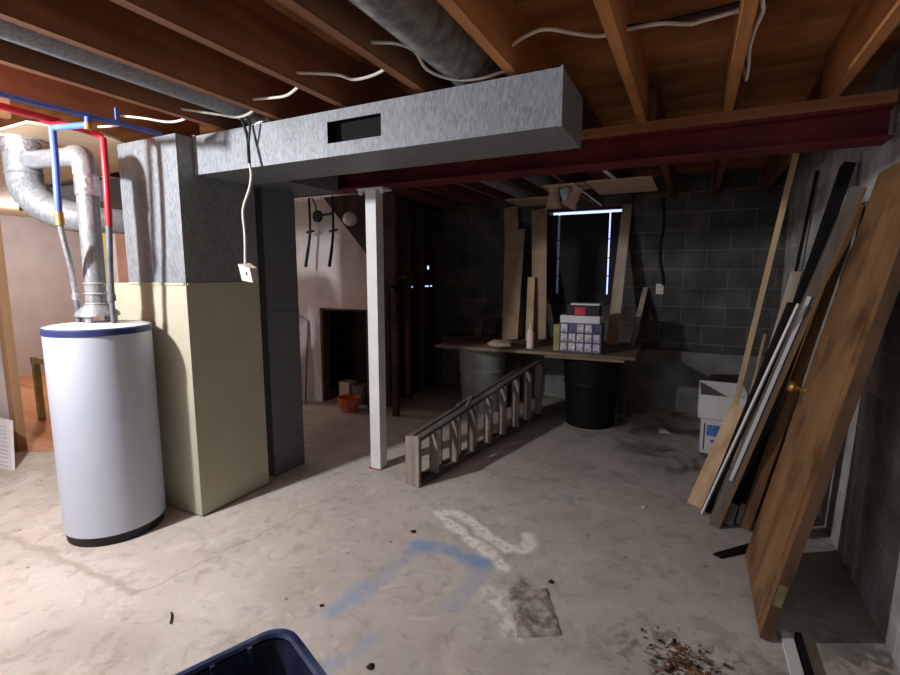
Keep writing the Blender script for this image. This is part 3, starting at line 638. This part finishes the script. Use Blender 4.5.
obj('spreader', MB().bar(lp(.60, .10, W(.60) + .004), lp(.80, .10, W(.8) + .006), .016, .006, S), M['steel'], t)

# ------------------------------------------------------------------ work bench with bins
t = thing('workbench', 'rough plank workbench against the back block wall', 'workbench', (-1.3, 4.7, 0))
obj('bench_top', MB().prism([(-2.30, 4.24, .71), (-.41, 4.37, .71), (-.44, 5.24, .71), (-2.36, 5.3, .71)], (0, 0, .03)).bevel(.004), M['bench'], t)
obj('front_batten', MB().bar((-1.2, 4.36, .695), (-.50, 4.405, .695), .03, .03, (0, 1, 0)), M['bench'], t)
for x, y in ((-.52, 5.16), (-.62, 5.20), (-2.26, 5.15)):
    obj('leg', MB().bar((x, y, 0), (x, y, .71), .055, .045, (1, 0, 0)), M['graywood'], t)
def bin_(name, c, r0, r1, h, m, label, ribs=True):
    t = thing(name, label, 'bin', (c[0], c[1], 0))
    b = MB().lathe((c[0], c[1], 0), [(0, 0), (r0, 0), (r0 + (r1 - r0) * .5, h * .5), (r1, h), (r1 - .012, h), (r0 - .01, .015), (0, .015)], 40)
    obj('body', b, m, t)
    obj('rim', MB().lathe((c[0], c[1], 0), [(r1, h - .045), (r1 + .015, h - .04), (r1 + .018, h), (r1 - .004, h + .004)], 40), m, t)
    if ribs: obj('band', MB().lathe((c[0], c[1], 0), [(r0 + (r1 - r0) * .62 + .0, h * .6), (r0 + (r1 - r0) * .62 + .01, h * .62), (r0 + (r1 - r0) * .66, h * .66)], 40), m, t)
bin_('waste_bin', (-1.98, 4.72), .21, .255, .69, M['grayplastic'], 'grey round bin under the left half of the workbench')
bin_('waste_bin', (-.83, 4.72), .225, .27, .66, M['blackplastic'], 'black round bin under the right half of the workbench')
def mesh_board(name, p, q, w, t_, m, label, wd=(1, 0, 0), w2=None, cat='board', group=None):
    return tag(obj(name, MB().bar(p, q, w, t_, wd, w2).bevel(.0015, 1), m), label, cat, group)
zt = .742
mesh_board('cardboard_strip', (-1.735, 5.06, zt), (-2.01, 5.62, 2.24), .17, .012, M['cardboard'], 'tall tan strip leaning at the left end of the workbench, notched top', w2=.17)
mesh_board('cardboard_strip', (-1.745, 4.92, zt), (-1.895, 5.46, 1.95), .175, .012, M['cardboard'], 'wider tan strip leaning in front of the tallest strip on the workbench', w2=.235)
mesh_board('wood_plank', (-1.46, 5.07, zt), (-1.655, 5.61, 2.19), .15, .02, M['cardboard'], 'tan plank leaning beside the left edge of the covered window', w2=.18)
mesh_board('wood_plank', (-1.535, 4.95, zt), (-1.62, 5.25, 1.41), .08, .02, M['tanboard'], 'short tan stick leaning in front of the plank left of the window')
mesh_board('wood_plank', (-.695, 5.02, zt), (-.685, 5.61, 2.19), .11, .03, M['paleboard'], 'tall pale board leaning along the right edge of the covered window', w2=.095)
mesh_board('wood_stick', (-.515, 5.1, zt), (-.46, 5.62, 1.30), .05, .02, M['paleboard'], 'short pale stick leaning at the right end of the workbench')
mesh_board('wood_block', (-2.17, 5.02, zt), (-2.20, 5.2, .92), .08, .02, M['graywood'], 'small grey offcut propped near the left end of the workbench')
# rag / clutter on bench
rg = MB().lathe((-1.70, 4.52, zt), [(.13, 0), (.12, .02), (.07, .035), (0, .04)], 18)
for v in rg.bm.verts: v.co += V((random.uniform(-.02, .02), random.uniform(-.02, .02), abs(random.uniform(0, .015)) if v.co.z > zt + .005 else 0))
tag(obj('crumpled_rag', rg, M['tanwrap']), 'crumpled tan rag lying on the workbench left of the bottle', 'rag')
t = thing('caulk_bottle', 'cream squeeze bottle with nozzle standing on the workbench', 'bottle', (-1.37, 4.45, .74))
obj('body', MB().lathe((-1.37, 4.45, .74), [(0, 0), (.034, 0), (.036, .01), (.036, .15), (.026, .18), (.014, .19)], 20), M['cream'], t)
obj('nozzle', MB().lathe((-1.37, 4.45, .93), [(.014, 0), (.011, .02), (.004, .06), (0, .06)], 14), M['cream'], t)
# drawer organiser
ox, oy, oz_, ow, od, oh = -1.075, 4.37, .742, .375, .17, .27
t = thing('drawer_organizer', 'small blue-grey organizer of fifteen clear drawers on the workbench', 'organizer', (ox + ow / 2, oy + od / 2, oz_))
fr = MB().box(ox, ox + ow, oy + .03, oy + od, oz_, oz_ + oh)
for c in range(6): x = ox + c * (ow - .012) / 5; fr.box(x, x + .012, oy, oy + .03, oz_, oz_ + oh)
for r in range(4): z = oz_ + r * (oh - .012) / 3; fr.box(ox, ox + ow, oy + .004, oy + .03, z, z + .012)
obj('frame', fr, M['bluegray'], t)
for r in range(3):
    for c in range(5):
        x = ox + .014 + c * (ow - .012) / 5; z = oz_ + .014 + r * (oh - .012) / 3
        d = obj('drawer', BX(x, x + .058, oy + .008, oy + .028, z, z + .070).bevel(.003), M['bluegray'] if (r, c) in ((2, 1), (2, 4)) else M['drawer'], t)
        obj('pull', BX(x + .018, x + .04, oy - .004, oy + .008, z + .008, z + .016), M['bluegray'], d)
tag(obj('white_tray', BX(ox + .005, ox + ow - .02, oy + .01, oy + od, oz_ + oh, oz_ + oh + .065).bevel(.004), M['whitecard']), 'pale flat carton lying on top of the drawer organizer', 'box')
t = thing('tool_case', 'black case with a red label on top of the pale carton', 'case', (ox + .22, oy + .1, oz_ + oh + .065))
zc = oz_ + oh + .0655
obj('case_body', BX(ox + .06, ox + .345, oy + .03, oy + .16, zc, zc + .095).bevel(.006), M['black'], t)
obj('label_plate', BX(ox + .13, ox + .22, oy + .026, oy + .031, zc + .006, zc + .075), M['red'], t)
obj('lid_edge', BX(ox + .09, ox + .345, oy + .027, oy + .163, zc + .095, zc + .11), M['whitecard'], t)
tag(obj('grey_pack', BX(ox - .065, ox - .008, oy + .06, oy + .15, oz_, oz_ + .24).bevel(.004), M['green']), 'thin olive pack standing left of the drawer organizer', 'pack')
# socket and cable on back wall
t = thing('wall_outlet', 'small white electrical outlet on the back block wall', 'outlet', (-.32, YB, 1.22))
obj('cover_plate', BX(-.357, -.283, YB - .012, YB, 1.235, 1.345).bevel(.003), M['porcelain'], t)
oh_ = MB()
for z in (1.265, 1.315): oh_.box(-.335, -.330, YB - .014, YB - .012, z - .009, z + .009).box(-.31, -.305, YB - .014, YB - .012, z - .009, z + .009)
obj('socket_slots', oh_, M['black'], t)
cable('power_cable', [(-.34, 5.63, 2.23), (-0.315, 5.625, 1.957), (-0.345, 5.63, 1.752), (-0.33, 5.63, 1.56), (-0.30, 5.628, 1.44), (-.29, 5.63, 1.33)], .013, M['blackwire'], 'thick black cable running down the back block wall to the outlet')

# ducts and wrapped fittings in the far bay
tag(obj('branch_duct', MB().tube([(-1.66, 2.96, 2.30), (-1.66, 5.0, 2.30)], .075, 18, smooth=0), M['galv']), 'left round galvanized duct in the far bay above the tan strips', 'duct')
tag(obj('branch_duct', MB().tube([(-1.27, 2.96, 2.31), (-1.27, 4.75, 2.31)], .085, 18, smooth=0), M['galv_dk']), 'right round duct in the far bay, ending above the covered window', 'duct')
tag(obj('ceiling_board', BX(-1.83, -1.35, 4.95, 5.45, 2.215, 2.234), M['tanboard']), 'tan flat board under the far joists above the leaning tan strips', 'board')
tag(obj('ceiling_board', BX(-.87, -.35, 4.3, 5.0, 2.218, 2.234), M['tanpanel']), 'pale flat board under the far joists right of the wrapped fittings', 'board')
tag(obj('mount_board', BX(-1.25, -.89, 4.34, 4.64, 2.222, 2.2345), M['tanpanel']), 'small tan mounting board under the joists carrying the wrapped pipe stubs', 'board')
for x, dx, lab in ((-1.17, .0, 'left tan wrapped pipe stub hanging above the covered window'), (-.955, -.085, 'right tan wrapped pipe stub, tilted, hanging above the covered window')):
    f = MB().tube([(x, 4.42, 2.221), (x + dx * .5, 4.42, 2.12), (x + dx, 4.42, 2.04)], [.05, .045, .055, .07, .072], 18)
    tag(obj('wrapped_pipe', f, M['tanwrap']), lab, 'pipe')
tag(obj('pale_jug', MB().lathe((-1.065, 4.40, 2.085), [(0, 0), (.02, .01), (.045, .07), (.045, .11), (.02, .13), (.02, .136)], 18), M['paleblue']), 'pale blue plastic funnel tucked between the wrapped pipe stubs', 'funnel')
mesh_board('lath_strip', (-.99, 4.3, 2.225), (-.78, 4.55, 2.06), .03, .012, M['whitestrip'], 'short white lath slanting down right of the wrapped stubs', (0, 1, 0), cat='strip')
mesh_board('lath_strip', (-.66, 3.70, 2.228), (-.63, 4.28, 2.228), .03, .012, M['whitestrip'], 'long pale lath under the far joists above the tall pale board', (1, 0, 0), cat='strip')

# ------------------------------------------------------------------ right side lumber
t = thing('storage_box', 'white open topped cardboard box on the lower printed carton by the back right', 'box', (.30, 4.5, .27))
bx = MB(); x0, x1, y0, y1, z0, z1, th = .10, .43, 4.34, 4.68, .285, .53, .008
bx.box(x0, x1, y0, y0 + th, z0, z1 - .05).box(x0, x1, y1 - th, y1, z0, z1).box(x0, x0 + th, y0 + th, y1 - th, z0, z1 - .01).box(x1 - th, x1, y0 + th, y1 - th, z0, z1).box(x0 + th, x1 - th, y0 + th, y1 - th, z0, z0 + th)
obj('carton', bx, M['whitecard'], t)
obj('flap', MB().prism([(x0 + .02, y1, z1), (x1, y1, z1), (x1, y1 + .05, z1 + .07), (x0 + .09, y1 + .05, z1 + .05)], (0, .006, 0)), M['darkwood'], t)
t = thing('printed_carton', 'white carton with blue print under the open box, at the far lumber', 'box', (.29, 4.5, 0))
obj('carton', BX(.13, .44, 4.32, 4.66, 0, .282).bevel(.02, 3), M['whitecard'], t)
obj('printed_panel', MB().box(.17, .27, 4.316, 4.321, .15, .24), M['blueprint'], t)
obj('printed_edge', MB().box(.148, .156, 4.316, 4.321, .03, .25).box(.2, .26, 4.3165, 4.321, .10, .115), M['navy'], t)

def lum(name, b, tp, w, th, m, label, wd=(0, 1, 0), w2=None, cat='board'):
    return mesh_board(name, b, tp, w, th, m, label, wd, w2, cat, 'lumber leaning on the right wall')
lum('wood_strip', (.258, 3.97, .005), (.522, 3.75, 2.20), .034, .02, M['tanboard'], 'tall thin tan strip leaning up to the joists behind the short tan board', (1, -.3, 0))
lum('short_board', (.098, 3.24, .01), (.318, 3.56, .60), .105, .035, M['tanboard'], 'short thick tan board at the left front of the lumber stack', (.9, -.7, .1))
lum('black_board', (.160, 3.225, .012), (.475, 3.10, 1.30), .08, .035, M['blackboard'], 'black board behind a thin white strip, second in the lumber stack from the left')
lum('white_strip', (.132, 3.17, .005), (.470, 2.90, 1.31), .012, .010, M['whitestrip'], 'thin white strip leaning beside the black board in the lumber stack', (.6, -.7, 0), cat='strip')
t = thing('grey_plank', 'grey weathered plank with a worn white edge in the lumber stack', 'board', (.187, 3.06, 0), 'lumber leaning on the right wall')
g0, g1 = V((.190, 3.06, .012)), V((.662, 2.95, 1.86))
obj('plank', MB().bar(g0, g1, .085, .04, (0, 1, 0)).bevel(.002, 1), M['graywood'], t)
obj('raw_edge', MB().bar(g0 + V((.024, -.038, -.004)), g1 + V((.022, -.038, -.008)), .012, .012, (0, 1, 0)), M['brownplank'], t)
obj('white_edge', MB().bar(g0.lerp(g1, .16) + V((-.012, -.044, .004)), g0.lerp(g1, .72) + V((-.012, -.044, .004)), .012, .016, (0, 1, 0)), M['whitestrip'], t)
lum('black_board', (.285, 3.27, .012), (.715, 3.42, 2.05), .10, .05, M['blackboard'], 'tallest black board in the middle of the lumber stack, behind the grey plank')
lum('gap_shade_panel', (.275, 3.16, .012), (.62, 3.20, 1.58), .13, .02, M['blackboard'], 'added black panel standing for shade in the gap between the grey plank and the brown plank', (1, 0, 0))  # near-black panel put in as the shade of this gap
lum('brown_plank', (.350, 3.09, .016), (.706, 3.13, 1.80), .085, .042, M['brownplank'], 'brown streaked plank just left of the leaning door')
lum('black_board', (.402, 3.0, .014), (.738, 2.985, 1.80), .085, .03, M['blackboard'], 'added black board standing in for shade between the brown plank and the leaning door')  # black filler board added where the gap only lies in shade
lum('reddish_plank', (.42, 3.24, .012), (.73, 3.27, 1.83), .085, .022, M['redplank'], 'reddish plank behind the brown plank next to the leaning door')
lum('tan_stick', (.30, 3.62, .005), (.56, 4.75, .95), .02, .02, M['tanboard'], 'thin tan stick leaning low behind the white strip', (1, -.3, 0), cat='stick')
lum('pale_strip', (.38, 4.0, .012), (.665, 4.27, 1.47), .08, .018, M['paleboard'], 'pale strip with a cut top behind the black boards by the right wall', (1, -1, 0))
lum('black_stick', (.66, 5.2, .005), (.755, 4.45, 2.20), .03, .02, M['blackboard'], 'thin black stick upright against the right wall near the far corner')
lum('metal_offcut', (.265, 3.08, .012), (.29, 3.11, .13), .045, .01, M['grayplastic'], 'left one of two small grey offcuts at the foot of the dark boards', (1, 0, 0))
lum('metal_offcut', (.325, 3.11, .012), (.345, 3.13, .13), .04, .01, M['grayplastic'], 'right one of two small grey offcuts at the foot of the dark boards', (1, 0, 0))

# door
t = thing('leaning_door', 'large brown wooden door with a brass knob leaning on the right wall', 'door', (.34, 2.45, 0))
dz = 1.90; kx = .2
def dp(u, v, n=0.0):   # u 0..1 near->far, v height, n thickness outwards to wall
    y = 2.13 + .63 * u + (.055 - .02 * u) * v
    return V((.322 + kx * v + n, y, v - n * kx))
slab = MB().hexa([dp(0, .012, 0), dp(0, .012, .036), dp(1, .012, .036), dp(1, .012, 0), dp(0, dz, 0), dp(0, dz, .036), dp(1, dz, .036), dp(1, dz, 0)])
for f in slab.bm.faces: f.material_index = 0
slab.mats = [M['doorwood']]
obj('door_slab', slab, None, t)
obj('edge_strip', MB().hexa([dp(-.006, .012, -.001), dp(-.006, .012, .037), dp(.002, .012, .037), dp(.002, .012, -.001), dp(-.006, dz, -.001), dp(-.006, dz, .037), dp(.002, dz, .037), dp(.002, dz, -.001)]), M['dooredge'], t)
ml = MB()
for u in (.10, ): ml.hexa([dp(u, .02, -.004), dp(u, .02, .001), dp(u + .02, .02, .001), dp(u + .02, .02, -.004), dp(u, dz, -.004), dp(u, dz, .001), dp(u + .02, dz, .001), dp(u + .02, dz, -.004)])
obj('panel_bead', ml, M['doorwood'], t)
kn = dp(.90, .915); nx = V((-.98, 0, .196))
kb = obj('knob', MB().lathe(kn, [(.0, -.002), (.027, 0), (.027, .005), (.011, .009), (.010, .035), (.022, .045), (.027, .058), (.022, .07), (0, .074)], 20, nx), M['brass'], t)
obj('hinge_plate', MB().hexa([dp(-.009, .16, .002), dp(-.009, .16, .032), dp(-.005, .16, .032), dp(-.005, .16, .002), dp(-.009, .25, .002), dp(-.009, .25, .032), dp(-.005, .25, .032), dp(-.005, .25, .002)]), noise_mat('tarnished_plate', srgb(104, 96, 70), srgb(128, 118, 88), 20), t)

# floor items at right
tag(obj('wood_wedge', MB().prism([(.178, 2.71, 0), (.215, 2.69, 0), (.40, 2.87, 0), (.36, 2.91, 0)], (0, 0, .012)), M['blackboard']), 'dark wedge of wood on the floor behind the foot of the door', 'wood offcut')
tag(obj('white_lath', MB().prism([(.402, 2.2, 0.001), (.442, 2.2, .001), (.448, 1.6, .001), (.405, 1.6, .001)], (0, 0, .02)), M['whitestrip']), 'white strip of trim on the floor in front of the leaning door', 'strip')
tag(obj('black_lath', MB().prism([(.452, 2.2, 0.001), (.472, 2.2, .001), (.478, 1.6, .001), (.458, 1.6, .001)], (0, 0, .03)), M['blackboard']), 'narrow black strip on the floor beside the white trim strip', 'strip')
# leaf litter
lt = MB().use(M['leaf']); others = [M['whitecard'], M['darkwood'], noise_mat('rust_leaf', srgb(140, 70, 40), srgb(170, 96, 56), 20)]
for k in range(150):
    m = M['leaf'] if random.random() < .6 else random.choice(others); lt.use(m)
    x = random.gauss(.05, .07); y = random.gauss(1.85, .06); s = random.uniform(.006, .018); an = random.uniform(0, 2 * PI); z = random.uniform(.002, .012)
    c, q = math.cos(an) * s, math.sin(an) * s
    vs = [lt.bm.verts.new((x + c, y + q, z)), lt.bm.verts.new((x - q * .6, y + c * .6, z + random.uniform(0, .008))), lt.bm.verts.new((x - c, y - q, z)), lt.bm.verts.new((x + q * .6, y - c * .6, z + random.uniform(0, .008)))]
    lt.face(vs)
tag(obj('leaf_litter', lt, None), 'scatter of brown leaf and paint flakes on the floor at lower right', 'debris', kind='stuff')
# concrete patch
pm = MB(); nx_, ny_ = 12, 14
P4 = [V((-.545, 1.70, 0)), V((-.385, 1.79, 0)), V((-.52, 2.06, 0)), V((-.675, 1.955, 0))]
grid = []
for j in range(ny_ + 1):
    row = []
    for i in range(nx_ + 1):
        u, v = i / nx_, j / ny_
        p = (P4[0] * (1 - u) + P4[1] * u) * (1 - v) + (P4[3] * (1 - u) + P4[2] * u) * v
        ed = i in (0, nx_) or j in (0, ny_)
        p.z = .001 if ed else .007 + random.uniform(-.003, .004) - .004 * max(0, 1 - ((u - .45) ** 2 + (v - .5) ** 2) * 14)
        if ed: p.x += random.uniform(-.005, .005); p.y += random.uniform(-.005, .005)
        row.append(pm.bm.verts.new(p))
    grid.append(row)
for j in range(ny_):
    for i in range(nx_): pm.face([grid[j][i], grid[j][i + 1], grid[j + 1][i + 1], grid[j + 1][i]])
tag(obj('concrete_patch', pm, M['patch']), 'rough square concrete patch in the floor below the white residue', 'patch')
# loose bits on the floor
bits = [((-1.95, 1.154), (-1.84, 1.127), .006, 'dark twig'), ]
tag(obj('twig', MB().tube([(-1.925, 1.16, .006), (-1.90, 1.145, .006), (-1.868, 1.118, .006)], .004, 6), M['darkwood']), 'short dark twig on the pale floor left of the blue tub', 'twig')
for (x, y), r, m, lab in [((-.99, 1.315), .015, M['darkwood'], 'dark clod on the floor right of the blue tub'), ((-.52, 2.11), .014, M['darkwood'], 'dark crumb just above the square concrete patch'), ((-.195, 3.10), .017, M['whitecard'], 'small white pebble on the floor left of the lumber stack'), ((-1.38, 1.49), .010, M['darkwood'], 'tiny dark crumb left of the blue paint mark'), ((-1.337, 2.20), .016, M['darkwood'], 'small dark chip above the blue paint corner'), ((-.16, 4.72), .05, M['whitecard'], 'white paper scrap on the dark floor before the footing')]:
    p = MB().lathe((x, y, .0), [(0, 0), (r, .001), (r * .9, r * .35), (r * .4, r * .6), (0, r * .65)], 8)
    for v in p.bm.verts: v.co += V((random.uniform(-1, 1) * r * .3, random.uniform(-1, 1) * r * .3, 0))
    tag(obj('debris_chip', p, m), lab, 'debris')

# ------------------------------------------------------------------ blue tub in the foreground
c0 = V((-1.10, 1.02, 0)); e1 = V((-.114, -.277, 0)).normalized(); e2 = V((.245, -.085, 0)).normalized(); e2 = (e2 - e2.dot(e1) * e1).normalized()
L1, L2 = .66, .46
def ring(inset, z, rad, n=6):
    pts = []
    for (sx, sy, a0) in ((0, 0, PI), (1, 0, 1.5 * PI), (1, 1, 0), (0, 1, .5 * PI)):
        cx = (inset + rad) if not sx else L1 - inset - rad; cy = (inset + rad) if not sy else L2 - inset - rad
        for k in range(n + 1):
            a = a0 + k * PI / 2 / n
            pts.append(c0 + e1 * (cx + math.cos(a) * rad) + e2 * (cy + math.sin(a) * rad) + V((0, 0, z)))
    return pts
def loft(mb, rings, close0=False, close1=False):
    R = [[mb.bm.verts.new(p) for p in r] for r in rings]; n = len(R[0])
    for a, b in zip(R, R[1:]):
        for k in range(n): mb.face([a[k], a[(k + 1) % n], b[(k + 1) % n], b[k]])
    if close0: mb.face(R[0][::-1])
    if close1: mb.face(R[-1])
t = thing('storage_tub', 'dark blue plastic tub on the floor at the bottom of the picture', 'tub', c0 + e1 * L1 / 2 + e2 * L2 / 2)
mb = MB(); loft(mb, [ring(.06, .0, .06), ring(.02, .30, .07), ring(.012, .335, .07), ring(.02, .336, .068), ring(.03, .30, .066), ring(.068, .008, .055)], True, True)
obj('body', mb, M['tubblue'], t)
mb = MB(); loft(mb, [ring(.012, .325, .07), ring(-.012, .322, .085), ring(-.015, .335, .085), ring(-.008, .348, .082), ring(.010, .35, .075), ring(.018, .342, .07)])
obj('rim', mb, M['tubrim'], t)
rb = MB()
for k in range(5):
    u = .12 + k * .105
    a_ = c0 + e1 * u + e2 * .032 + V((0, 0, .30)); b_ = c0 + e1 * u + e2 * .026 + V((0, 0, .345)); rb.bar(a_, b_, .012, .012, e1)
rb.bar(c0 + e1 * .1 + e2 * .034 + V((0, 0, .298)), c0 + e1 * .56 + e2 * .034 + V((0, 0, .298)), .008, .012, (0, 0, 1))
obj('inner_ribs', rb, M['tubrim'], t)

# ------------------------------------------------------------------ lamps
t = thing('bulb_holder', 'white porcelain bulb holder on a ceiling joist in front of the water heater', 'lamp', (-2.87, .5, 2.19))
obj('socket', MB().lathe((-2.83, .5, 2.235), [(0, 0), (.06, 0), (.06, -.015), (.03, -.03), (.025, -.06), (0, -.06)], 24), M['porcelain'], t)
def lamp(name, loc, W_, col, r):
    l = bpy.data.lights.new(name, 'POINT'); l.energy = W_; l.color = col; l.shadow_soft_size = r
    o = bpy.data.objects.new(name, l); C.objects.link(o); o.location = loc; return o
lamp('ceiling_bulb', (-2.88, .42, 2.09), 105, (.985, .985, 1.0), .045)
lamp('next_room_bulb', (-6.9, 2.9, 2.0), 22, (.96, .98, 1.0), .05)

al = bpy.data.lights.new('fill_light', 'AREA'); al.shape = 'RECTANGLE'; al.size = 1.3; al.size_y = .7; al.energy = 10; al.color = (.86, .92, 1.0)  # unseen area light added behind the camera as soft fill
ao = bpy.data.objects.new('fill_light', al); C.objects.link(ao); ao.location = (-2.95, -2.45, 1.68); ao.rotation_euler = (PI / 2, 0, 0)
# world: overcast daylight outside the covered window and wall chinks
w = bpy.data.worlds.new('World'); bpy.context.scene.world = w; w.use_nodes = True
bg = w.node_tree.nodes['Background']; bg.inputs['Color'].default_value = srgb(176, 186, 255); bg.inputs['Strength'].default_value = 1.0

# ------------------------------------------------------------------ camera
f_, p, y, r = 481.6, .1337, .4654, .0014
cp, sp_, cy, sy, cr, sr_ = math.cos(p), math.sin(p), math.cos(y), math.sin(y), math.cos(r), math.sin(r)
right = V((cy, sy, 0)); fwd = V((-sy * cp, cy * cp, -sp_)); up = right.cross(fwd)
r2 = right * cr + up * sr_; u2 = up * cr - right * sr_
cam = bpy.data.cameras.new('camera'); cam.sensor_width = 36; cam.lens = f_ / 900 * 36; cam.clip_start = .05
co = bpy.data.objects.new('camera', cam); C.objects.link(co)
mt = Matrix((r2, u2, -fwd)).transposed().to_4x4(); mt.translation = V((0, 0, 1.46)); co.matrix_world = mt
sc = bpy.context.scene; sc.camera = co
vs = sc.view_settings; vs.view_transform = 'Standard'; vs.look = 'None'; vs.exposure = 1.08; vs.gamma = 1.0; vs.use_curve_mapping = False
sc.cycles.max_bounces = 8; sc.cycles.diffuse_bounces = 6
